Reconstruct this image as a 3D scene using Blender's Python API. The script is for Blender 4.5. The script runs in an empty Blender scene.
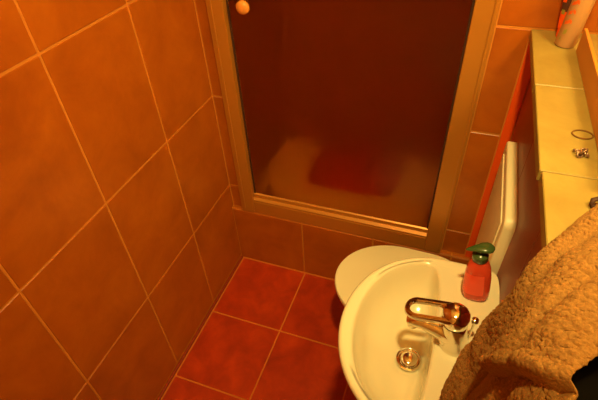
import bpy, bmesh, math, random
from mathutils import Vector, Matrix, noise
random.seed(7)
S = bpy.context.scene
C = S.collection

# ------------------------------------------------------------------ camera, world, exposure
cd = bpy.data.cameras.new('camera')
cd.sensor_width = 36.0
cd.lens = 449.5 / 598 * 36.0
cd.clip_start = 0.02
cam = bpy.data.objects.new('camera', cd)
C.objects.link(cam)
R_ = Vector((0.94028, 0.3373, -0.04588)); U_ = Vector((-0.19271, 0.63855, 0.74506)); F_ = Vector((-0.28061, 0.69172, -0.66542))
m = Matrix((R_, U_, -F_)).transposed().to_4x4()
m.translation = Vector((0.82901, -1.26894, 1.65607))
cam.matrix_world = m
S.camera = cam
w = bpy.data.worlds.new('world'); S.world = w
w.use_nodes = True
w.node_tree.nodes['Background'].inputs[0].default_value = (0.02, 0.008, 0.002, 1)
w.node_tree.nodes['Background'].inputs[1].default_value = 0.2
S.view_settings.view_transform = 'Standard'
S.view_settings.look = 'None'
S.view_settings.gamma = 1.0
S.view_settings.use_curve_mapping = False
S.view_settings.exposure = 0.0
LAMP = (1.10, 0.80, 0.255)          # tungsten bulbs, daylight white balance
WALL_LAMP_POWER = 70.0
SPOT_POWER = 112.0                  # watts of the ceiling spotlight

# ------------------------------------------------------------------ materials
def new_mat(name):
    mt = bpy.data.materials.new(name); mt.use_nodes = True
    nt = mt.node_tree
    return mt, nt, nt.nodes['Principled BSDF']

def plain(name, col, rough=0.5, metal=0.0, bump=0.0, bscale=60, coat=0.0, trans=0.0, ior=1.45, sss=0.0):
    mt, nt, b = new_mat(name)
    b.inputs['Base Color'].default_value = (*col, 1)
    b.inputs['Roughness'].default_value = rough
    b.inputs['Metallic'].default_value = metal
    b.inputs['IOR'].default_value = ior
    b.inputs['Coat Weight'].default_value = coat
    b.inputs['Transmission Weight'].default_value = trans
    if bump:
        tc = nt.nodes.new('ShaderNodeTexCoord')
        n = nt.nodes.new('ShaderNodeTexNoise'); n.inputs['Scale'].default_value = bscale; n.inputs['Detail'].default_value = 4
        bp = nt.nodes.new('ShaderNodeBump'); bp.inputs['Strength'].default_value = bump; bp.inputs['Distance'].default_value = 0.002
        nt.links.new(tc.outputs['Object'], n.inputs['Vector'])
        nt.links.new(n.outputs['Fac'], bp.inputs['Height'])
        nt.links.new(bp.outputs['Normal'], b.inputs['Normal'])
    return mt

def mottled(name, c0, c1, c2, scale=7, rough=0.35, bump=0.15, fine=70):
    """three-tone cloudy glaze in world space"""
    mt, nt, b = new_mat(name)
    g = nt.nodes.new('ShaderNodeNewGeometry')
    n = nt.nodes.new('ShaderNodeTexNoise'); n.inputs['Scale'].default_value = scale; n.inputs['Detail'].default_value = 9; n.inputs['Roughness'].default_value = 0.65
    n.inputs['Distortion'].default_value = 0.4
    r = nt.nodes.new('ShaderNodeValToRGB')
    e = r.color_ramp.elements
    e[0].position = 0.3; e[0].color = (*c0, 1); e[1].position = 0.72; e[1].color = (*c2, 1)
    k = e.new(0.5); k.color = (*c1, 1)
    n2 = nt.nodes.new('ShaderNodeTexNoise'); n2.inputs['Scale'].default_value = fine; n2.inputs['Detail'].default_value = 5
    bp = nt.nodes.new('ShaderNodeBump'); bp.inputs['Strength'].default_value = bump; bp.inputs['Distance'].default_value = 0.002
    nt.links.new(g.outputs['Position'], n.inputs['Vector']); nt.links.new(g.outputs['Position'], n2.inputs['Vector'])
    nt.links.new(n.outputs['Fac'], r.inputs['Fac']); nt.links.new(r.outputs['Color'], b.inputs['Base Color'])
    nt.links.new(n2.outputs['Fac'], bp.inputs['Height']); nt.links.new(bp.outputs['Normal'], b.inputs['Normal'])
    b.inputs['Roughness'].default_value = rough
    return mt

M = {}
M['wall_tile'] = mottled('wall_tile', (0.33, 0.074, 0.003), (0.41, 0.100, 0.005), (0.49, 0.130, 0.007), 6, 0.34, 0.12)
M['wall_grout'] = plain('wall_grout', (0.58, 0.21, 0.025), 0.9, bump=0.3, bscale=200)
M['ledge_tile'] = mottled('ledge_tile', (0.27, 0.190, 0.040), (0.325, 0.232, 0.052), (0.385, 0.285, 0.072), 9, 0.4, 0.15)
M['floor_tile'] = mottled('floor_tile', (0.28, 0.021, 0.002), (0.39, 0.030, 0.003), (0.52, 0.048, 0.004), 10, 0.36, 0.15)
M['floor_grout'] = plain('floor_grout', (0.55, 0.15, 0.020), 0.9, bump=0.3, bscale=200)
M['red_tile'] = mottled('red_tile', (0.22, 0.019, 0.002), (0.27, 0.024, 0.002), (0.32, 0.030, 0.003), 9, 0.40, 0.05)
M['red_trim'] = plain('red_trim', (0.80, 0.090, 0.004), 0.45, bump=0.1)
M['dark_skirt'] = plain('dark_skirt', (0.26, 0.026, 0.002), 0.5)
M['plaster'] = plain('plaster', (0.90, 0.62, 0.22), 0.9, bump=0.1)
M['ceramic'] = plain('ceramic', (0.74, 0.66, 0.45), 0.13, coat=0.4)
M['plastic_white'] = plain('plastic_white', (0.84, 0.76, 0.50), 0.42)
M['frame'] = plain('frame', (0.50, 0.20, 0.026), 0.34, metal=0.3, bump=0.03, bscale=30)
M['chrome'] = plain('chrome', (0.80, 0.76, 0.68), 0.07, metal=1.0)
M['rubber'] = plain('rubber', (0.06, 0.02, 0.008), 0.7)
M['black'] = plain('black', (0.004, 0.003, 0.002), 1.0)
M['black'].node_tree.nodes['Principled BSDF'].inputs['Specular IOR Level'].default_value = 0.05
M['knob'] = plain('knob', (0.75, 0.28, 0.05), 0.4)
M['pump'] = plain('pump', (0.05, 0.085, 0.022), 0.22)
M['brass'] = plain('brass', (0.35, 0.18, 0.06), 0.35, metal=0.8)
M['trinket'] = plain('trinket', (0.30, 0.19, 0.12), 0.3, metal=0.7)
M['hairtie'] = plain('hairtie', (0.17, 0.07, 0.010), 0.7)
M['tray'] = plain('tray', (0.95, 0.62, 0.16), 0.5)
M['shower_wall'] = plain('shower_wall', (0.36, 0.085, 0.006), 0.6)
M['mat_red'] = plain('mat_red', (0.55, 0.045, 0.003), 0.9, bump=0.4, bscale=120)
M['purple'] = plain('purple', (0.10, 0.02, 0.04), 0.4)
M['rail'] = plain('rail', (0.60, 0.24, 0.03), 0.5, bump=0.1)
M['lamp_metal'] = plain('lamp_metal', (0.7, 0.6, 0.4), 0.35, metal=0.9)
M['pack_orange'] = plain('pack_orange', (0.90, 0.10, 0.004), 0.4)
M['pack_dark'] = plain('pack_dark', (0.10, 0.035, 0.02), 0.45)
M['pack_white'] = plain('pack_white', (0.85, 0.75, 0.6), 0.45)
M['can_white'] = plain('can_white', (0.48, 0.25, 0.10), 0.35)
M['can_print'] = plain('can_print', (0.80, 0.13, 0.012), 0.35)
M['can_leaf'] = plain('can_leaf', (0.32, 0.28, 0.04), 0.35)

def emit(name, col, strength):
    mt, nt, b = new_mat(name)
    b.inputs['Base Color'].default_value = (0.9, 0.85, 0.75, 1)
    b.inputs['Emission Color'].default_value = (*col, 1)
    b.inputs['Emission Strength'].default_value = strength
    return mt
M['wall_globe'] = emit('wall_globe', LAMP, WALL_LAMP_POWER)

def frosted():
    # etched face of the pane: scatters, transmits blurred, reflects a little
    mt, nt, b = new_mat('frosted_glass'); nt.nodes.remove(b)
    N = nt.nodes.new; L = nt.links.new
    d = N('ShaderNodeBsdfDiffuse'); d.inputs['Color'].default_value = (0.14, 0.016, 0.001, 1)
    t = N('ShaderNodeBsdfTranslucent'); t.inputs['Color'].default_value = (0.85, 0.5, 0.2, 1)
    f = N('ShaderNodeBsdfRefraction'); f.inputs['Color'].default_value = (0.97, 0.70, 0.38, 1); f.inputs['Roughness'].default_value = 0.40; f.inputs['IOR'].default_value = 1.2
    g = N('ShaderNodeBsdfAnisotropic'); g.inputs['Color'].default_value = (0.9, 0.9, 0.9, 1); g.inputs['Roughness'].default_value = 0.3
    a1 = N('ShaderNodeMixShader'); a1.inputs[0].default_value = 0.62
    a2 = N('ShaderNodeMixShader'); a2.inputs[0].default_value = 0.82
    a3 = N('ShaderNodeMixShader'); a3.inputs[0].default_value = 0.03
    L(d.outputs[0], a1.inputs[1]); L(t.outputs[0], a1.inputs[2])
    L(a1.outputs[0], a2.inputs[1]); L(f.outputs[0], a2.inputs[2])
    L(a2.outputs[0], a3.inputs[1]); L(g.outputs[0], a3.inputs[2])
    L(a3.outputs[0], nt.nodes['Material Output'].inputs['Surface'])
    return mt
def clear():
    mt, nt, b = new_mat('clear_glass'); nt.nodes.remove(b)
    t = nt.nodes.new('ShaderNodeBsdfTransparent'); t.inputs['Color'].default_value = (0.97, 0.93, 0.88, 1)
    nt.links.new(t.outputs[0], nt.nodes['Material Output'].inputs['Surface'])
    return mt
M['clear'] = clear()
M['frosted'] = frosted()

def soap_mat():
    mt, nt, b = new_mat('soap_bottle')
    b.inputs['Base Color'].default_value = (0.90, 0.10, 0.04, 1)
    b.inputs['Roughness'].default_value = 0.10
    b.inputs['Transmission Weight'].default_value = 0.35
    b.inputs['IOR'].default_value = 1.4
    return mt
M['soap'] = soap_mat()

def terry():
    mt, nt, b = new_mat('terry')
    tc = nt.nodes.new('ShaderNodeTexCoord')
    n = nt.nodes.new('ShaderNodeTexNoise'); n.inputs['Scale'].default_value = 300; n.inputs['Detail'].default_value = 3
    r = nt.nodes.new('ShaderNodeValToRGB')
    r.color_ramp.elements[0].color = (0.15, 0.068, 0.015, 1); r.color_ramp.elements[1].color = (0.42, 0.215, 0.060, 1)
    bp = nt.nodes.new('ShaderNodeBump'); bp.inputs['Strength'].default_value = 0.6; bp.inputs['Distance'].default_value = 0.003
    nt.links.new(tc.outputs['Object'], n.inputs['Vector']); nt.links.new(n.outputs['Fac'], r.inputs['Fac'])
    nt.links.new(r.outputs['Color'], b.inputs['Base Color'])
    nt.links.new(n.outputs['Fac'], bp.inputs['Height']); nt.links.new(bp.outputs['Normal'], b.inputs['Normal'])
    b.inputs['Roughness'].default_value = 1.0
    b.inputs['Specular IOR Level'].default_value = 0.1
    b.inputs['Sheen Weight'].default_value = 0.3
    b.inputs['Sheen Tint'].default_value = (0.7, 0.35, 0.1, 1)
    return mt
M['terry'] = terry()

# ------------------------------------------------------------------ helpers
def obj(name, me, mat, parent=None, smooth=False):
    if isinstance(me, bmesh.types.BMesh):
        bm = me; me = bpy.data.meshes.new(name)
        bmesh.ops.recalc_face_normals(bm, faces=bm.faces)
        bm.to_mesh(me); bm.free()
    if mat is not None and not me.materials:
        me.materials.append(M[mat])
    if smooth:
        for p in me.polygons: p.use_smooth = True
        if smooth != 'all':
            try: me.set_sharp_from_angle(angle=math.radians(40))
            except Exception: pass
    o = bpy.data.objects.new(name, me); C.objects.link(o)
    if parent: o.parent = parent
    return o

def tag(o, label, cat, group=None):
    o['label'] = label; o['category'] = cat
    if group: o['group'] = group
    return o

def thing(name, label, cat, loc=(0, 0, 0), group=None):
    o = bpy.data.objects.new(name, None); C.objects.link(o); o.location = loc
    o.empty_display_size = 0.05
    return tag(o, label, cat, group)

def struct(o, label, cat):
    o['kind'] = 'structure'; o['label'] = label; o['category'] = cat
    return o

def box(bm, x0, x1, y0, y1, z0, z1, bev=0.0, seg=2):
    r = bmesh.ops.create_cube(bm, size=1)
    vs = r['verts']
    for v in vs:
        v.co = Vector(((x0 + x1) / 2 + v.co.x * (x1 - x0), (y0 + y1) / 2 + v.co.y * (y1 - y0), (z0 + z1) / 2 + v.co.z * (z1 - z0)))
    if bev:
        es = list({e for v in vs for e in v.link_edges})
        bmesh.ops.bevel(bm, geom=es, offset=bev, segments=seg, profile=0.6, affect='EDGES')
    return bm

def bx(*a, **k):
    return box(bmesh.new(), *a, **k)

def loft(bm, rings, cap0=True, cap1=True, closed=True):
    """rings: list of equal-length lists of points"""
    vv = [[bm.verts.new(p) for p in r] for r in rings]
    n = len(rings[0])
    for a, b in zip(vv[:-1], vv[1:]):
        for i in range(n if closed else n - 1):
            j = (i + 1) % n
            bm.faces.new((a[i], a[j], b[j], b[i]))
    if cap0: bm.faces.new(vv[0][::-1])
    if cap1: bm.faces.new(vv[-1])
    return bm

def circ(c, r, n=24, ax=(0, 0, 1), ry=None, rot=0):
    ax = Vector(ax).normalized()
    u = ax.orthogonal().normalized() if abs(ax.z) < 0.99 else Vector((1, 0, 0))
    v = ax.cross(u)
    ry = r if ry is None else ry
    return [Vector(c) + u * r * math.cos(2 * math.pi * i / n + rot) + v * ry * math.sin(2 * math.pi * i / n + rot) for i in range(n)]

def lathe(bm, c, prof, n=32, sx=1, sy=1):
    c = Vector(c)
    rings = [[c + Vector((max(r, 1e-4) * sx * math.cos(2 * math.pi * i / n), max(r, 1e-4) * sy * math.sin(2 * math.pi * i / n), z)) for i in range(n)] for r, z in prof]
    return loft(bm, rings)

def tube(bm, pts, rad, n=14, closed=False, flat=1.0, up=None):
    pts = [Vector(p) for p in pts]
    rings = []
    N = len(pts)
    prev = None
    for i, p in enumerate(pts):
        a = pts[(i - 1) % N] if (closed or i > 0) else p
        b = pts[(i + 1) % N] if (closed or i < N - 1) else p
        t = (b - a).normalized()
        if up is not None:
            s = Vector(up).cross(t).normalized()
        else:
            s = t.orthogonal().normalized() if prev is None else (prev - t * prev.dot(t)).normalized()
            prev = s
        q = t.cross(s)
        r = rad[i] if isinstance(rad, (list, tuple)) else rad
        rings.append([p + s * r * math.cos(2 * math.pi * k / n) + q * r * flat * math.sin(2 * math.pi * k / n) for k in range(n)])
    if closed:
        rings.append(rings[0])
        vv = [[bm.verts.new(p) for p in r] for r in rings[:-1]]
        vv.append(vv[0])
        for a, b in zip(vv[:-1], vv[1:]):
            for i in range(n):
                j = (i + 1) % n
                bm.faces.new((a[i], a[j], b[j], b[i]))
        return bm
    return loft(bm, rings)

_tile_cache = {}
def tile(parent, mat, axis, lo, hi, a0, a1, b0, b1, gap=0.004, bev=0.0022, name='tile'):
    """a tile whose thickness runs along `axis` from lo to hi; a/b are the other two axes in x,y,z order"""
    g = gap / 2
    da, db, dt = round(a1 - a0 - gap, 4), round(b1 - b0 - gap, 4), round(abs(hi - lo), 4)
    key = (mat, axis, da, db, dt, bev)
    dims = [0, 0, 0]; oth = [i for i in range(3) if i != axis]
    dims[axis] = dt; dims[oth[0]] = da; dims[oth[1]] = db
    if key not in _tile_cache:
        bm = bx(-dims[0] / 2, dims[0] / 2, -dims[1] / 2, dims[1] / 2, -dims[2] / 2, dims[2] / 2, bev=min(bev, dt * 0.45), seg=1)
        me = bpy.data.meshes.new(name); bm.to_mesh(me); bm.free(); me.materials.append(M[mat])
        _tile_cache[key] = me
    o = bpy.data.objects.new(name, _tile_cache[key]); C.objects.link(o)
    loc = [0, 0, 0]; loc[axis] = (lo + hi) / 2; loc[oth[0]] = (a0 + a1) / 2; loc[oth[1]] = (b0 + b1) / 2
    j = 0.0004
    loc[axis] += random.uniform(-j, j)
    o.location = loc
    o.parent = parent
    return o

# ------------------------------------------------------------------ the room
TW, TH, Z3 = 0.305, 0.420, 0.4447        # wall tile width / height, first full joint
YN = -1.85                                # near wall
XR = 1.46                                 # right wall above the ledge
ZC = 2.60
LX0, LX1, LZ = 0.980, XR, 1.1925          # ledge front, back, top
PX = 1.012                                # face of the half-height wall

floor = struct(obj('floor', bx(-0.05, XR + 0.05, YN - 0.05, 0.0, -0.06, -0.0014), 'floor_grout'), 'dark red ceramic tiled bathroom floor with pale grout', 'floor')
fx = [0.014, 0.331, 0.658, 0.985]
fy = [-0.020, -0.344, -0.655, -0.966, -1.277, -1.588, -1.85]
for i in range(3):
    for j in range(len(fy) - 1):
        tile(floor, 'floor_tile', 2, -0.0045, 0.0, fx[i], fx[i + 1], fy[j + 1], fy[j], gap=0.0056, bev=0.0015)

wl = struct(obj('wall_left', bx(-0.08, -0.0014, YN - 0.05, 0.06, -0.05, ZC), 'wall_grout'), 'left wall of large orange beige tiles in a straight grid', 'wall')
zs = [0.012, Z3, Z3 + TH, Z3 + 2 * TH, Z3 + 3 * TH, Z3 + 4 * TH, ZC]
for k in range(6):
    for j in range(len(zs) - 1):
        tile(wl, 'wall_tile', 0, -0.005, 0.0, -(k + 1) * TW, -k * TW, zs[j], zs[j + 1], gap=0.0042)
struct(obj('baseboard_left', bx(0.0006, 0.012, YN, -0.022, 0.0, 0.010, bev=0.003, seg=2), 'dark_skirt'), 'thin dark red joint strip along the foot of the left wall', 'baseboard')

# back wall, built round the shower opening
OX0, OX1, OZ0, OZ1 = 0.052, 0.893, 0.325, 1.88
bm = bmesh.new()
box(bm, -0.08, OX0, 0.0004, 0.10, 0.0, ZC)
box(bm, OX1, XR + 0.05, 0.0004, 0.10, 0.0, ZC)
box(bm, -0.05, PX + 0.005, -0.0164, 0.05, 0.0, OZ0 - 0.0018)
wb = struct(obj('wall_back', bm, 'wall_grout'), 'back tiled wall around the framed shower opening', 'wall')
kx = [0.0, 0.327, 0.632, 0.937, PX]
for i in range(4):
    tile(wb, 'wall_tile', 1, -0.018, -0.011, kx[i], kx[i + 1], 0.001, OZ0 - 0.003, gap=0.005)
    if i < 4: tile(wb, 'wall_tile', 2, OZ0 - 0.006, OZ0 - 0.0005, kx[i], kx[i + 1], -0.018, 0.003, gap=0.004, bev=0.001)
zr = [OZ0, 0.4416, 0.8710, LZ, LZ + TH, LZ + 2 * TH]
for j in range(3):
    tile(wb, 'wall_tile', 1, -0.001, 0.006, OX1 + 0.001, 0.984, zr[j], zr[j + 1], gap=0.005)
for j in (3, 4):
    tile(wb, 'wall_tile', 1, -0.001, 0.006, OX1 + 0.001, 1.18, zr[j], zr[j + 1], gap=0.005)
    tile(wb, 'wall_tile', 1, -0.001, 0.006, 1.18, XR, zr[j], zr[j + 1], gap=0.005)
zl = [OZ0, Z3, Z3 + TH, Z3 + 2 * TH, Z3 + 3 * TH]
for j in range(4):
    tile(wb, 'wall_tile', 1, -0.001, 0.006, 0.0, OX0, zl[j], zl[j + 1], gap=0.005)
struct(obj('trim_1', bx(0.984, PX, -0.006, 0.004, OZ0, LZ - 0.026, bev=0.002, seg=2), 'red_trim'), 'upright bright red strip in the corner under the ledge', 'trim')

# half-height wall on the right with its tiled ledge
wr = struct(obj('wall_right', bx(PX + 0.006, XR + 0.05, YN, 0.003, 0.0, LZ - 0.022), 'floor_grout'), 'half-height wall clad in glossy dark red tiles, with a cream tiled ledge on top', 'wall')
ry = [-0.019, -0.324, -0.629, -0.934, -1.239, -1.544, -1.849]
rz = [0.004, 0.345, 0.69, LZ - 0.026]
for j in range(6):
    for k in range(3):
        tile(wr, 'red_tile', 0, PX, PX + 0.007, ry[j + 1], ry[j], rz[k], rz[k + 1], gap=0.003, bev=0.001)
for j, (y0, y1, dx, x1) in enumerate([(-0.306, -0.002, 0, 1.30), (-0.607, -0.306, 0.0005, 1.30), (-0.912, -0.607, 0.004, 1.30), (-1.217, -0.912, 0.004, 1.30), (-1.522, -1.217, 0.003, 1.30), (-1.849, -1.522, 0.003, 1.30)]):
    tile(wr, 'ledge_tile', 2, LZ - 0.022, LZ, LX0 + dx, x1, y0, y1, gap=0.0014, bev=0.0015, name='ledge_tile')
    tile(wr, 'ledge_tile', 2, LZ - 0.022, LZ, x1, XR, y0, y1, gap=0.0014, bev=0.0015, name='ledge_tile')
struct(obj('wall_alcove', bx(XR, XR + 0.08, YN, 0.06, LZ - 0.02, ZC), 'plaster'), 'plain plastered wall above the ledge', 'wall')
struct(obj('wall_near', bx(-0.08, XR + 0.08, YN - 0.08, YN, 0, ZC), 'plaster'), 'plain wall behind the viewer', 'wall')
struct(obj('ceiling', bx(-0.08, XR + 0.08, YN - 0.08, 1.05, ZC, ZC + 0.06), 'plaster'), 'plain bathroom ceiling', 'ceiling')

# low rail standing on the ledge
tag(obj('ledge_rail', bx(1.072, 1.079, -0.640, -0.118, LZ, LZ + 0.054, bev=0.0015), 'rail'), 'low brown upright rail running along the cream tiled ledge', 'rail')

# shower stall behind the frosted door
def child(name, bm, mat, par, smooth=False):
    o = obj(name, bm, mat, par, smooth)
    bpy.context.view_layer.update()
    o.matrix_parent_inverse = par.matrix_world.inverted()
    return o
bm = bmesh.new(); box(bm, -0.029, 0.999, 0.102, 0.939, 0.0, 0.20, bev=0.004)
tag(obj('shower_tray', bm, 'tray'), 'pale raised shower tray seen blurred through the frosted glass', 'shower tray')
struct(obj('wall_shower_back', bx(-0.03, 1.0, 0.94, 0.98, 0.0, ZC - 0.001), 'shower_wall'), 'brown back wall of the shower, blurred by the glass', 'wall')
struct(obj('wall_shower_left', bx(-0.08, -0.03, 0.102, 0.98, 0.0, ZC - 0.001), 'shower_wall'), 'brown left wall of the shower, blurred by the glass', 'wall')
struct(obj('wall_shower_right', bx(1.0, 1.04, 0.102, 0.98, 0.0, ZC - 0.001), 'shower_wall'), 'brown right wall of the shower, blurred by the glass', 'wall')
bm = bmesh.new(); n = 40
rings = []
for z, k in ((0.2005, 0.97), (0.205, 1.0), (0.218, 1.0), (0.224, 0.95)):
    rings.append([Vector((0.42 + 0.24 * k * abs(math.cos(t)) ** .5 * math.copysign(1, math.cos(t)), 0.70 + 0.22 * k * abs(math.sin(t)) ** .5 * math.copysign(1, math.sin(t)), z)) for t in [2 * math.pi * i / n for i in range(n)]])
loft(bm, rings)
tag(obj('shower_mat', bm, 'mat_red', None, True), 'dark red mat on the shower floor, blurred behind the frosted glass', 'mat')
bm = bmesh.new(); lathe(bm, (0.135, 0.135, 0.2), [(0.024, 0), (0.027, 0.004), (0.027, 0.14), (0.015, 0.155), (0.013, 0.16), (0.013, 0.185), (0.011, 0.19)])
tag(obj('shampoo_bottle', bm, 'purple', None, True), 'small dark purple bottle blurred behind the lower corner of the frosted glass', 'bottle')

# ------------------------------------------------------------------ shower door
sd = thing('shower_door', 'tan metal framed shower door with a brown frosted glass pane', 'shower door', (0.47, 0.0, OZ0))
def post(x0, x1, inner):
    bm = bmesh.new()
    box(bm, x0, x1, -0.020, 0.030, OZ0, OZ1, bev=0.003)
    return bm
child('frame_post', post(OX0, 0.112, 1), 'frame', sd)
child('frame_post', post(0.832, OX1, -1), 'frame', sd)
child('post_ridge', bx(OX0 + 0.014, OX0 + 0.020, -0.024, -0.019, OZ0 + 0.02, OZ1 - 0.02, bev=0.0015), 'frame', sd)
child('post_ridge', bx(OX1 - 0.012, OX1 - 0.004, -0.024, -0.019, OZ0 + 0.02, OZ1 - 0.02, bev=0.0015), 'frame', sd)
child('top_rail', bx(0.112, 0.832, -0.018, 0.030, OZ1 - 0.06, OZ1, bev=0.003), 'frame', sd)
child('bottom_rail', bx(0.112, 0.832, -0.018, 0.030, OZ0, OZ0 + 0.064, bev=0.003), 'frame', sd)
bm = bmesh.new()
pf = [(-0.016, OZ0 + 0.0635), (-0.016, OZ0 + 0.072), (-0.004, OZ0 + 0.079), (-0.002, OZ0 + 0.094), (0.003, OZ0 + 0.0975), (0.005, OZ0 + 0.0975), (0.005, OZ0 + 0.0635)]
loft(bm, [[Vector((x, y, z)) for y, z in pf] for x in (0.1125, 0.8315)])
child('sill_profile', bm, 'frame', sd)
gp = child('glass_pane', bx(0.114, 0.830, 0.006, 0.012, OZ0 + 0.064, OZ1 - 0.06), 'clear', sd)
gp.data.materials.append(M['frosted'])
for p in gp.data.polygons:
    if p.normal.y < -0.9: p.material_index = 1
child('gasket', bx(0.1125, 0.118, 0.000, 0.0055, OZ0 + 0.098, OZ1 - 0.06), 'rubber', sd)
child('gasket', bx(0.826, 0.8315, 0.000, 0.0055, OZ0 + 0.098, OZ1 - 0.06), 'rubber', sd)
bm = bmesh.new()
prof = [(0.008, 0.0), (0.009, 0.010), (0.016, 0.014), (0.021, 0.022), (0.021, 0.030), (0.016, 0.036), (0.006, 0.038)]
loft(bm, [[Vector((0.178 + r * math.cos(2 * math.pi * i / 28), 0.006 - d, 1.195 + r * math.sin(2 * math.pi * i / 28))) for i in range(28)] for r, d in prof])
child('knob', bm, 'knob', sd, True)

# ------------------------------------------------------------------ toilet
TC = -0.292
def toilet_outline(front, back, hw, z, n=56):
    pts = []
    xm = front + hw * 1.18
    for i in range(n):
        t = 2 * math.pi * i / n
        c, s_ = math.cos(t), math.sin(t)
        if c < 0:   # front half ellipse
            x = xm + (xm - front) * c; y = hw * s_
        else:       # squared rear
            e = 0.32
            x = xm + (back - xm) * abs(c) ** e; y = hw * math.copysign(abs(s_) ** e if c > 1e-6 else 1, s_)
            y *= 1 - 0.06 * (abs(c) ** e) ** 3
        pts.append(Vector((x, TC + y, z)))
    return pts
to = thing('toilet', 'white toilet with closed lid, half hidden behind the washbasin', 'toilet', (0.80, TC, 0))
bm = bmesh.new()
loft(bm, [toilet_outline(*a) for a in [(0.70, 1.005, 0.105, 0.001), (0.695, 1.006, 0.108, 0.03), (0.71, 1.006, 0.10, 0.12), (0.69, 1.006, 0.112, 0.20), (0.63, 1.006, 0.14, 0.28), (0.585, 1.006, 0.164, 0.34), (0.570, 1.006, 0.172, 0.375), (0.570, 1.006, 0.172, 0.388)]])
child('bowl', bm, 'ceramic', to, True)
bm = bmesh.new()
loft(bm, [toilet_outline(*a) for a in [(0.568, 0.95, 0.170, 0.3885), (0.563, 0.953, 0.174, 0.392), (0.563, 0.953, 0.174, 0.400), (0.568, 0.95, 0.170, 0.404)]])
child('seat', bm, 'plastic_white', to, True)
bm = bmesh.new()
loft(bm, [toilet_outline(*a) for a in [(0.566, 0.956, 0.172, 0.4045), (0.558, 0.96, 0.177, 0.408), (0.557, 0.96, 0.178, 0.414), (0.560, 0.958, 0.175, 0.420), (0.572, 0.95, 0.164, 0.4225), (0.62, 0.90, 0.12, 0.4235)]])
child('lid', bm, 'plastic_white', to, True)
for s_ in (-1, 1):
    bm = bmesh.new(); tube(bm, [(0.968, TC + s_ * 0.075 - 0.02, 0.402), (0.968, TC + s_ * 0.075 + 0.02, 0.402)], 0.0115)
    child('hinge', bm, 'chrome', to, True)

# slim cistern on the half wall
ci = thing('cistern', 'slim white plastic cistern on the dark red wall above the toilet', 'cistern', (1.0, -0.297, 0.50))
def cis(x, ins, z0=0.50, z1=0.945, yf=-0.128, yn=-0.466, r=0.022):
    pts = []
    for cx, cz, a0 in ((yf, z1, 0), (yf, z0, 1), (yn, z0, 2), (yn, z1, 3)):
        sy = -1 if cx == yf else 1; sz = -1 if cz == z1 else 1
        tp = 0.020 * sy if cz == z0 else 0
        rr = max(r - ins, 0.004)
        c0 = (cx + tp + sy * (ins + rr), cz + sz * (ins + rr))
        for k in range(6):
            ang = math.radians(90 - 90 * 0 - k * 18)
            if a0 == 0: dy, dz = math.sin(math.radians(k * 18)), math.cos(math.radians(k * 18))
            if a0 == 1: dy, dz = math.cos(math.radians(k * 18)), -math.sin(math.radians(k * 18))
            if a0 == 2: dy, dz = -math.sin(math.radians(k * 18)), -math.cos(math.radians(k * 18))
            if a0 == 3: dy, dz = -math.cos(math.radians(k * 18)), math.sin(math.radians(k * 18))
            pts.append(Vector((x, c0[0] + rr * dy, c0[1] + rr * dz)))
    return pts
bm = bmesh.new()
loft(bm, [cis(1.0115, 0), cis(0.991, 0), cis(0.9885, 0.0008), cis(0.9868, 0.003), cis(0.9862, 0.006)])
child('body', bm, 'plastic_white', ci, True)
bm = bmesh.new()
loft(bm, [cis(0.9861, 0.030), cis(0.9835, 0.031), cis(0.9828, 0.034)])
child('front_panel', bm, 'plastic_white', ci, True)

# ------------------------------------------------------------------ washbasin
BC = -0.700
RZ = 0.800
def b_outer(off, z, n=96):
    pts = []
    xm, a, b, back = 0.885, 0.199 - off, 0.2235 - off, 1.0115 - max(off, 0) * 0.0
    for i in range(n):
        t = 2 * math.pi * i / n
        c, s_ = math.cos(t), math.sin(t)
        if c < 0:
            x = xm + a * c; y = b * s_
        else:
            e = 0.18
            x = xm + (back - xm) * abs(c) ** e; y = b * math.copysign(abs(s_) ** e if c > 1e-6 else 1, s_)
        pts.append(Vector((x, BC + y, z)))
    return pts
def b_inner(k, z, cx=0.847, off=0.0, n=96):
    pts = []
    for i in range(n):
        t = 2 * math.pi * i / n
        c, s_ = math.cos(t), math.sin(t)
        if c < 0:
            x = (0.130 + off) * c; y = (0.194 + off) * s_
        else:
            x = (0.040 + off) * abs(c) ** 0.62; y = (0.194 + off) * math.copysign(abs(s_) ** 0.85, s_)
        pts.append((x, y, z))
    out = []
    for i, (x, y, z) in enumerate(pts):
        t = 2 * math.pi * i / n
        dx, dy = 0.0265 * math.cos(t), 0.0265 * math.sin(t)
        out.append(Vector((cx + dx * (1 - k) + x * k, BC - 0.004 * (1 - k) + dy * (1 - k) + y * k, z)))
    return out
wbn = thing('washbasin', 'small cream white washbasin with rounded front on the half wall', 'washbasin', (0.90, BC, 0.64))
bm = bmesh.new()
rings = []
for off, z in [(0.105, 0.650), (0.085, 0.655), (0.055, 0.68), (0.028, 0.72), (0.010, 0.76), (0.002, 0.782), (0.0, 0.790), (0.0015, 0.7955), (0.005, 0.799), (0.010, RZ), (0.018, RZ)]:
    rings.append(b_outer(off, z))
rings.append(b_inner(1.0, RZ - 0.0005, off=0.006))
rings.append(b_inner(1.0, RZ - 0.002, off=0.001))
rings.append(b_inner(0.985, RZ - 0.007))
for k, z in [(0.955, 0.778), (0.90, 0.754), (0.82, 0.730), (0.70, 0.711), (0.55, 0.698), (0.38, 0.6895), (0.2, 0.684), (0.08, 0.681), (0.0, 0.677)]:
    rings.append(b_inner(k, z))
loft(bm, rings)
child('bowl', bm, 'ceramic', wbn, 'all')
DC = (0.847, BC - 0.004)
bm = bmesh.new(); lathe(bm, (DC[0], DC[1], 0), [(0.029, 0.6845), (0.0285, 0.688), (0.025, 0.689), (0.0215, 0.686), (0.0205, 0.6785)])
dr = child('drain_ring', bm, 'chrome', wbn, True)
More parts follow.
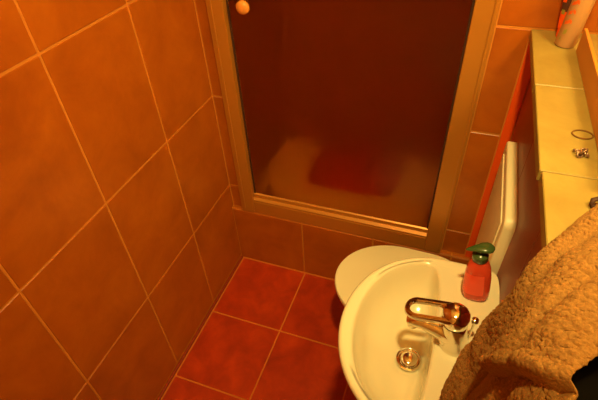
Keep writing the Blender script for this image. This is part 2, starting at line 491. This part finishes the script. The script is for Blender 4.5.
bm = bmesh.new(); lathe(bm, (DC[0], DC[1], 0), [(0.005, 0.679), (0.0175, 0.685), (0.0195, 0.689), (0.0185, 0.692), (0.012, 0.6945), (0.002, 0.6955)])
child('drain_plug', bm, 'chrome', wbn, 'all')

# ------------------------------------------------------------------ mixer tap
FX, FY = 0.926, -0.706
fa = thing('mixer_tap', 'chrome single lever mixer tap with an open loop handle on the washbasin', 'tap', (FX, FY, RZ))
bm = bmesh.new()
LEAN = -0.012
loft(bm, [circ((FX + LEAN * min(1, max(0, z / 0.074)), FY, RZ + z), q_, 36) for q_, z in [(0.031, 0.0), (0.031, 0.004), (0.0285, 0.008), (0.0270, 0.03), (0.0262, 0.055), (0.0258, 0.070), (0.025, 0.074)]])
child('body', bm, 'chrome', fa, True)
bm = bmesh.new()
path = [(FX - 0.002, FY, RZ + 0.034), (FX - 0.022, FY, RZ + 0.038), (FX - 0.045, FY, RZ + 0.043), (FX - 0.070, FY, RZ + 0.046), (FX - 0.090, FY, RZ + 0.044), (FX - 0.099, FY, RZ + 0.041)]
tube(bm, path, [0.0275, 0.0255, 0.020, 0.0155, 0.013, 0.010], 20, flat=0.95, up=(0, 0, 1))
sp = child('spout', bm, 'chrome', fa, True)
bm = bmesh.new(); lathe(bm, (FX - 0.088, FY, 0), [(0.0095, RZ + 0.026), (0.0105, RZ + 0.0265), (0.0105, RZ + 0.036)], 20)
child('aerator', bm, 'chrome', sp, True)
# lever: cap + flat ring, tilted a little down towards the tip
lever = []
bm = bmesh.new()
lathe(bm, (FX + LEAN, FY, 0), [(0.0245, RZ + 0.0755), (0.0268, RZ + 0.079), (0.0268, RZ + 0.093), (0.0255, RZ + 0.103), (0.0195, RZ + 0.110), (0.008, RZ + 0.113), (0.001, RZ + 0.1135)], 32)
lv = child('lever_cap', bm, 'chrome', fa, True)
def stad(cx, hl, hw, z_at, n=48, thick=0):
    pts = []
    for i in range(n):
        t = 2 * math.pi * i / n
        c, s_ = math.cos(t), math.sin(t)
        x = cx + math.copysign(hl - hw, c) * (1 if abs(c) > 0.02 else 0) + hw * c
        y = hw * s_
        pts.append(Vector((x, FY + y, z_at(x) + thick)))
    return pts
zt = lambda x: RZ + 0.100 + (x - FX) * 0.16
o1 = stad(FX - 0.051, 0.059, 0.0250, zt)
i1 = stad(FX - 0.065, 0.034, 0.0145, zt)
bm = bmesh.new()
def ringpts(a, k, dz):   # blend outer->inner with height
    return [p.lerp(q_, k) + Vector((0, 0, dz)) for p, q_ in zip(*a)]
prof = [(0.0, -0.004), (0.0, 0.003), (0.2, 0.0065), (0.75, 0.0065), (1.0, 0.003), (1.0, -0.004), (0.7, -0.006), (0.3, -0.006)]
vv = [[bm.verts.new(p) for p in ringpts((o1, i1), k, dz)] for k, dz in prof]
for a in range(len(vv)):
    A, B = vv[a], vv[(a + 1) % len(vv)]
    for i in range(48):
        j = (i + 1) % 48
        bm.faces.new((A[i], A[j], B[j], B[i]))
child('lever_loop', bm, 'chrome', fa, True)
bm = bmesh.new()
tube(bm, [(0.952, -0.690, RZ + 0.0), (0.953, -0.690, RZ + 0.064)], 0.0025, 10)
pr = child('plug_rod', bm, 'chrome', fa, True)
bm = bmesh.new(); lathe(bm, (0.953, -0.690, 0), [(0.003, RZ + 0.062), (0.0065, RZ + 0.066), (0.0075, RZ + 0.071), (0.0065, RZ + 0.076), (0.002, RZ + 0.079)], 20)
child('plug_knob', bm, 'chrome', pr, True)

# ------------------------------------------------------------------ soap bottle
SX, SY = 0.960, -0.568
so = thing('soap_dispenser', 'red liquid soap bottle with a dark green pump on the washbasin corner', 'soap dispenser', (SX, SY, RZ))
def sq(cx, cy, hx, hy, z, e=0.75, n=36):
    return [Vector((cx + hx * math.copysign(abs(math.cos(t)) ** e, math.cos(t)), cy + hy * math.copysign(abs(math.sin(t)) ** e, math.sin(t)), z)) for t in [2 * math.pi * i / n for i in range(n)]]
bm = bmesh.new()
loft(bm, [sq(SX, SY, a, b, RZ + z) for a, b, z in [(0.020, 0.015, 0.001), (0.025, 0.019, 0.004), (0.027, 0.021, 0.012), (0.0275, 0.0215, 0.035), (0.0265, 0.0205, 0.065), (0.0235, 0.019, 0.088), (0.0185, 0.0165, 0.104), (0.0135, 0.0135, 0.112), (0.0125, 0.0125, 0.115)]])
child('bottle', bm, 'soap', so, True)
bm = bmesh.new()
loft(bm, [sq(SX, SY, a, a * 0.8, RZ + z) for a, z in [(0.0275, 0.036), (0.028, 0.038), (0.0269, 0.066), (0.0262, 0.068)]], False, False)
bm.free()
bm = bmesh.new(); lathe(bm, (SX, SY, RZ), [(0.0145, 0.1125), (0.0155, 0.114), (0.0155, 0.126), (0.012, 0.130), (0.006, 0.132), (0.0055, 0.142)], 28)
child('collar', bm, 'pump', so, True)
bm = bmesh.new()
hz = RZ + 0.145
spine = [(-0.034, 0.0015, 0.0015, -0.003), (-0.028, 0.0045, 0.003, -0.0015), (-0.016, 0.0085, 0.0048, 0), (-0.002, 0.0135, 0.006, 0.001), (0.008, 0.015, 0.006, 0.001), (0.015, 0.0115, 0.0052, 0.0005), (0.0195, 0.004, 0.002, 0)]
ca, sa = math.cos(math.radians(12)), math.sin(math.radians(12))
rings = []
for x, wy, hz_, dz in spine:
    rings.append([Vector((SX + 0.005 + x * ca - wy * math.cos(t) * sa, SY + x * sa + wy * math.cos(t) * ca, hz + dz + hz_ * math.sin(t))) for t in [2 * math.pi * i / 20 for i in range(20)]])
loft(bm, rings)
child('pump_head', bm, 'pump', so, True)
# glossy label band round the front of the bottle
bm = bmesh.new()
arc = [math.radians(a) for a in range(195, 300, 7)]
def bpt(t, a, b, z):
    e = 0.75
    return Vector((SX + a * math.copysign(abs(math.cos(t)) ** e, math.cos(t)), SY + b * math.copysign(abs(math.sin(t)) ** e, math.sin(t)), RZ + z))
rows = [(0.0281, 0.0221, 0.025), (0.0282, 0.0222, 0.04), (0.0271, 0.0211, 0.066), (0.0250, 0.0200, 0.083)]
vv = [[bm.verts.new(bpt(t, a, b, z)) for t in arc] for a, b, z in rows]
for A, B in zip(vv[:-1], vv[1:]):
    for i in range(len(arc) - 1): bm.faces.new((A[i], A[i + 1], B[i + 1], B[i]))
M['soap_label'] = plain('soap_label', (0.90, 0.085, 0.035), 0.2)
child('label', bm, 'soap_label', so, True)
so.rotation_euler = (0, math.radians(-7), 0); so.scale = (1.04, 1.04, 1.06)

# ------------------------------------------------------------------ things on the ledge
CX, CY, CR = 1.0500, -0.088, 0.0225
ca_ = thing('spray_can', 'pale spray can with orange print standing on the ledge against the back wall', 'spray can', (CX, CY, LZ))
bm = bmesh.new(); lathe(bm, (CX, CY, LZ), [(0.019, 0.0005), (0.0215, 0.002), (CR, 0.005), (CR, 0.140), (0.0205, 0.147), (0.0165, 0.152)], 32)
child('can', bm, 'can_white', ca_, True)
bm = bmesh.new(); lathe(bm, (CX, CY, LZ), [(0.0175, 0.1525), (0.0185, 0.154), (0.0185, 0.178), (0.016, 0.183), (0.006, 0.184)], 28)
child('cap', bm, 'can_print', ca_, True)
bm = bmesh.new(); lathe(bm, (CX, CY, LZ), [(0.0178, 0.1515), (0.0180, 0.1525), (0.0170, 0.1535)], 28)
child('crimp_ring', bm, 'chrome', ca_, True)
def patch(name, a0, a1, z0, z1, mat, shear=0.0):
    bm = bmesh.new(); r = CR + 0.0004; N = 8
    top, bot = [], []
    for i in range(N + 1):
        a = math.radians(a0 + (a1 - a0) * i / N)
        bot.append(bm.verts.new((CX + r * math.cos(a), CY + r * math.sin(a), LZ + z0 + shear * i / N)))
        top.append(bm.verts.new((CX + r * math.cos(a), CY + r * math.sin(a), LZ + z1 + shear * i / N)))
    for i in range(N): bm.faces.new((bot[i], bot[i + 1], top[i + 1], top[i]))
    child(name, bm, mat, ca_, True)
for k in range(4):
    patch('print_mark', 205, 232 - 5 * (k % 2), 0.050 + k * 0.021, 0.058 + k * 0.021, 'can_print', 0.006)
    patch('print_mark', 226 + 4 * (k % 2), 246, 0.060 + k * 0.021, 0.067 + k * 0.021, 'can_print', -0.004)
patch('leaf_mark', 222, 240, 0.030, 0.040, 'can_leaf', 0.004)
patch('leaf_mark', 212, 222, 0.016, 0.022, 'can_leaf', 0.002)
ca_.rotation_euler = (0, math.radians(4), 0)

PKX, PKY = 1.052, -0.037
pk = thing('orange_tube', 'orange squeeze tube with dark print standing on its cap behind the spray can', 'tube', (PKX, PKY, LZ))
def pk_ring(z, d=0.0):
    k = z / 0.165
    hx, hy = 0.0185 + 0.018 * k + d, 0.0185 - 0.0165 * k + d
    return hx, hy
bm = bmesh.new()
loft(bm, [sq(PKX, PKY, *pk_ring(z), LZ + z, 1.0) for z in (0.022, 0.05, 0.08, 0.11, 0.14, 0.158)] + [sq(PKX, PKY, 0.0365, 0.0018, LZ + 0.165, 1.0), sq(PKX, PKY, 0.0368, 0.0014, LZ + 0.178, 1.0)])
child('tube_body', bm, 'pack_orange', pk, True)
bm = bmesh.new(); lathe(bm, (PKX, PKY, LZ), [(0.017, 0.0003), (0.0188, 0.002), (0.0190, 0.020), (0.0180, 0.0218)], 28)
child('cap', bm, 'pack_orange', pk, True)
def pk_patch(name, mat, a0, a1, z0, z1, d):
    bm = bmesh.new(); N = 8; rows = []
    for zi in range(4):
        z = z0 + (z1 - z0) * zi / 3
        hx, hy = pk_ring(z, d)
        rows.append([bm.verts.new((PKX + hx * math.cos(t), PKY + hy * math.sin(t), LZ + z)) for t in [math.radians(a0 + (a1 - a0) * i / N) for i in range(N + 1)]])
    for A, B in zip(rows[:-1], rows[1:]):
        for i in range(N): bm.faces.new((A[i], A[i + 1], B[i + 1], B[i]))
    child(name, bm, mat, pk, True)
pk_patch('printed_panel', 'pack_dark', 192, 262, 0.062, 0.140, 0.0006)
pk_patch('printed_spot', 'can_leaf', 205, 228, 0.056, 0.066, 0.0010)
pk_patch('printed_spot', 'pack_orange', 200, 225, 0.082, 0.090, 0.0010)
pk_patch('border_line', 'pack_white', 264, 270, 0.040, 0.140, 0.0006)

bm = bmesh.new()
tube(bm, [(1.0535 + 0.0165 * math.cos(2 * math.pi * i / 40), -0.482 + 0.0135 * math.sin(2 * math.pi * i / 40), LZ + 0.0016) for i in range(40)], 0.0014, 8, closed=True)
tag(obj('hair_tie', bm, 'hairtie', None, 'all'), 'thin brown hair tie ring lying on the cream ledge', 'hair tie')

tr = thing('trinket', 'small tarnished metal trinket lying on the ledge near the hair tie', 'trinket', (1.046, -0.546, LZ))
for k, (dx, dy, r, z) in enumerate([(0, 0, 0.0075, 0.003), (-0.0065, 0.006, 0.0055, 0.0035), (0.006, -0.002, 0.0058, 0.005), (0.003, 0.007, 0.005, 0.004), (-0.004, -0.006, 0.0045, 0.003)]):
    bm = bmesh.new()
    tilt = Matrix.Rotation(0.3 * (k - 2), 3, 'X') @ Matrix.Rotation(0.35 * ((k * 2) % 5 - 2), 3, 'Y')
    pts = [Vector((1.046 + dx, -0.546 + dy, LZ + z + 0.0005)) + tilt @ Vector((r * math.cos(2 * math.pi * i / 20), r * math.sin(2 * math.pi * i / 20), 0)) for i in range(20)]
    lo = min(p.z for p in pts) - 0.0016
    if lo < LZ: pts = [p + Vector((0, 0, LZ - lo)) for p in pts]
    tube(bm, pts, 0.0016, 8, closed=True)
    child('link', bm, 'trinket', tr, 'all')
bm = bmesh.new(); lathe(bm, (1.047, -0.546, LZ), [(0.003, 0.0002), (0.0055, 0.002), (0.0045, 0.006), (0.001, 0.008)], 14)
child('stone', bm, 'trinket', tr, True)

# ------------------------------------------------------------------ towel
def cr(P, t):
    n = len(P) - 1
    f = min(max(t, 0), 0.99999) * n; i = int(f); f -= i
    p0 = P[max(i - 1, 0)]; p1 = P[i]; p2 = P[i + 1]; p3 = P[min(i + 2, n)]
    return 0.5 * ((2 * p1) + (p2 - p0) * f + (2 * p0 - 5 * p1 + 4 * p2 - p3) * f * f + (3 * p1 - p0 - 3 * p2 + p3) * f ** 3)
V = Vector
far = [V(p) for p in [(1.16, -0.66, 1.212), (1.10, -0.672, 1.206), (1.06, -0.690, 1.210), (1.030, -0.735, 1.210), (0.997, -0.782, 1.198), (0.979, -0.812, 1.182), (0.970, -0.824, 1.138), (0.960, -0.803, 1.055), (0.950, -0.798, 0.98), (0.936, -0.812, 0.932), (0.929, -0.832, 0.882), (0.921, -0.882, 0.858)]]
near = [V(p) for p in [(1.16, -0.92, 1.215), (1.10, -0.93, 1.21), (1.06, -0.935, 1.222), (1.03, -0.945, 1.225), (1.005, -0.975, 1.23), (0.99, -1.01, 1.225), (0.972, -1.04, 1.20), (0.955, -1.05, 1.12), (0.945, -1.05, 1.05), (0.935, -1.05, 0.98), (0.93, -1.05, 0.92), (0.925, -1.05, 0.87)]]
NU, NV = 210, 380
def base(u, v):
    a, b = cr(far, v), cr(near, v)
    return a.lerp(b, u)
def ss(a, b, x):
    t = min(max((x - a) / (b - a), 0), 1); return t * t * (3 - 2 * t)
grid = []
for i in range(NV + 1):
    row = []
    v = i / NV
    for j in range(NU + 1):
        u = j / NU
        p = base(u, v); e = 0.004
        du = base(min(u + e, 1), v) - base(max(u - e, 0), v); dv = base(u, min(v + e, 1)) - base(u, max(v - e, 0))
        nn = dv.cross(du).normalized()
        if nn.dot(V((-0.5, 0, 1))) < 0: nn = -nn
        ab = 0.22 + 0.16 * ss(0.42, 0.72, v) + 0.01 * math.sin(14 * v)      # the deep crease between the two rolls
        if u < ab:
            h = 0.003 + 0.016 * math.sin(math.pi * min(1, (u + 0.02) / (ab + 0.02))) ** 0.55
        else:
            k = (u - ab) / (1.04 - ab)
            h = 0.003 + 0.034 * math.sin(math.pi * min(1, k)) ** 0.5 - 0.010 * math.exp(-((k - 0.48 - 0.2 * (v - 0.4)) / 0.06) ** 2)
            edge = 0.67 - 0.365 * (u - 0.36) + 0.008 * math.sin(16 * u)      # lower edge of the doubled-over layer
            h -= 0.024 * ss(edge - 0.004, edge + 0.010, v) * ss(0.0, 0.05, u - ab)
            h += 0.004 * math.exp(-((v - edge + 0.014) / 0.012) ** 2)
        h += 0.0045 * noise.noise(p * 20) + 0.0014 * noise.noise(p * 170) + 0.0022 * noise.noise(p * 380)
        p = p + nn * max(h, 0.002)
        row.append(p)
    grid.append(row)
bm = bmesh.new()
vv = [[bm.verts.new(p) for p in r] for r in grid]
for a, b in zip(vv[:-1], vv[1:]):
    for j in range(NU): bm.faces.new((a[j], a[j + 1], b[j + 1], b[j]))
tw = tag(obj('towel', bm, 'terry', None, 'all'), 'cream terry towel draped over the ledge and hanging down beside the washbasin', 'towel')
so_m = tw.modifiers.new('thick', 'SOLIDIFY'); so_m.thickness = 0.006; so_m.offset = 0.0

# black cloth beyond the towel
far2 = [V(p) for p in [(1.16, -0.90, 1.1955), (1.11, -0.90, 1.1955), (1.06, -0.905, 1.1955), (1.02, -0.92, 1.1955), (0.990, -0.955, 1.1955)]]
near2 = [p + V((0, -0.32, 0)) for p in far2]
bm = bmesh.new()
vv = []
for i in range(61):
    r = []
    for j in range(31):
        a, b = cr(far2, i / 60), cr(near2, i / 60)
        p = a.lerp(b, j / 30)
        p += V((0, 0, 1)) * (0.0015 + 0.0015 * math.sin(j * 0.7 + i * 0.05))
        r.append(bm.verts.new(p))
    vv.append(r)
for a, b in zip(vv[:-1], vv[1:]):
    for j in range(30): bm.faces.new((a[j], a[j + 1], b[j + 1], b[j]))
bc = tag(obj('black_cloth', bm, 'black', None, 'all'), 'black cloth lying on the ledge in the corner beside the towel', 'cloth')
sm = bc.modifiers.new('thick', 'SOLIDIFY'); sm.thickness = 0.003; sm.offset = 0.0

# dark hair clip beside the towel
hc = thing('hair_clip', 'small dark hair clip on the ledge at the upper edge of the towel', 'hair clip', (1.055, -0.668, LZ))
bm = bmesh.new()
tube(bm, [(1.040, -0.672, LZ + 0.0045), (1.042, -0.664, LZ + 0.009), (1.050, -0.661, LZ + 0.011), (1.062, -0.660, LZ + 0.011), (1.071, -0.660, LZ + 0.008)], [0.003, 0.004, 0.004, 0.004, 0.003], 10, flat=0.7, up=(0, 0, 1))
child('clip_arm', bm, 'rubber', hc, 'all')
bm = bmesh.new()
tube(bm, [(1.040, -0.673, LZ + 0.0035), (1.052, -0.670, LZ + 0.0035), (1.070, -0.668, LZ + 0.0035)], 0.003, 10)
child('clip_arm', bm, 'rubber', hc, 'all')
hc.location.y -= 0.008; hc.location.x += 0.006

# ------------------------------------------------------------------ lamps
def globe_lamp(name, label, loc, r, mat, out):
    o = thing(name, label, 'lamp', loc)
    L = V(loc)
    bm = bmesh.new(); bmesh.ops.create_uvsphere(bm, u_segments=24, v_segments=16, radius=r)
    bmesh.ops.translate(bm, verts=bm.verts, vec=L)
    child('globe', bm, mat, o, 'all')
    out = V(out)
    bm = bmesh.new(); d = out.normalized()
    loft(bm, [circ(L + d * (r * 0.97), r * 0.35, 20, d), circ(L + out, r * 0.35, 20, d)])
    child('stem', bm, 'lamp_metal', o, True)
    bm = bmesh.new()
    loft(bm, [circ(L + out - d * 0.012, r * 0.9, 24, d), circ(L + out - d * 0.0005, r * 0.95, 24, d)])
    child('base', bm, 'lamp_metal', o, True)
    return o
globe_lamp('wall_lamp', 'round glowing globe lamp on the wall above the ledge', (1.33, -0.60, 1.92), 0.09, 'wall_globe', (XR - 1.33, 0, 0))
def spot_lamp(loc, aim):
    L = V(loc); d = (V(aim) - L).normalized()
    o = thing('ceiling_spotlight', 'round metal spotlight under the ceiling aimed at the shower', 'lamp', loc)
    bm = bmesh.new()
    back = L - d * 0.09
    rings = [circ(back, 0.030, 28, d), circ(back + d * 0.02, 0.042, 28, d), circ(L + d * 0.005, 0.058, 28, d), circ(L + d * 0.005, 0.055, 28, d), circ(back + d * 0.025, 0.038, 28, d)]
    loft(bm, rings)
    child('housing', bm, 'lamp_metal', o, True)
    bm = bmesh.new(); tube(bm, [back + V((0, 0, 0.005)), V((back.x, back.y, ZC - 0.012))], 0.008, 12)
    child('stem', bm, 'lamp_metal', o, True)
    bm = bmesh.new(); lathe(bm, (back.x, back.y, ZC), [(0.045, -0.012), (0.047, -0.008), (0.047, -0.0005)], 28)
    child('base', bm, 'lamp_metal', o, True)
    ld = bpy.data.lights.new('spot_bulb', 'SPOT'); ld.color = LAMP; ld.energy = SPOT_POWER
    ld.spot_size = math.radians(74); ld.spot_blend = 1.0; ld.shadow_soft_size = 0.045
    lo = bpy.data.objects.new('spot_bulb', ld); C.objects.link(lo)
    lo.location = L + d * 0.012; lo.rotation_euler = d.to_track_quat('-Z', 'Y').to_euler()
    bpy.context.view_layer.update()
    lo.parent = o; lo.matrix_parent_inverse = o.matrix_world.inverted()
spot_lamp((0.86, -1.10, 2.42), (0.42, -0.02, 0.35))
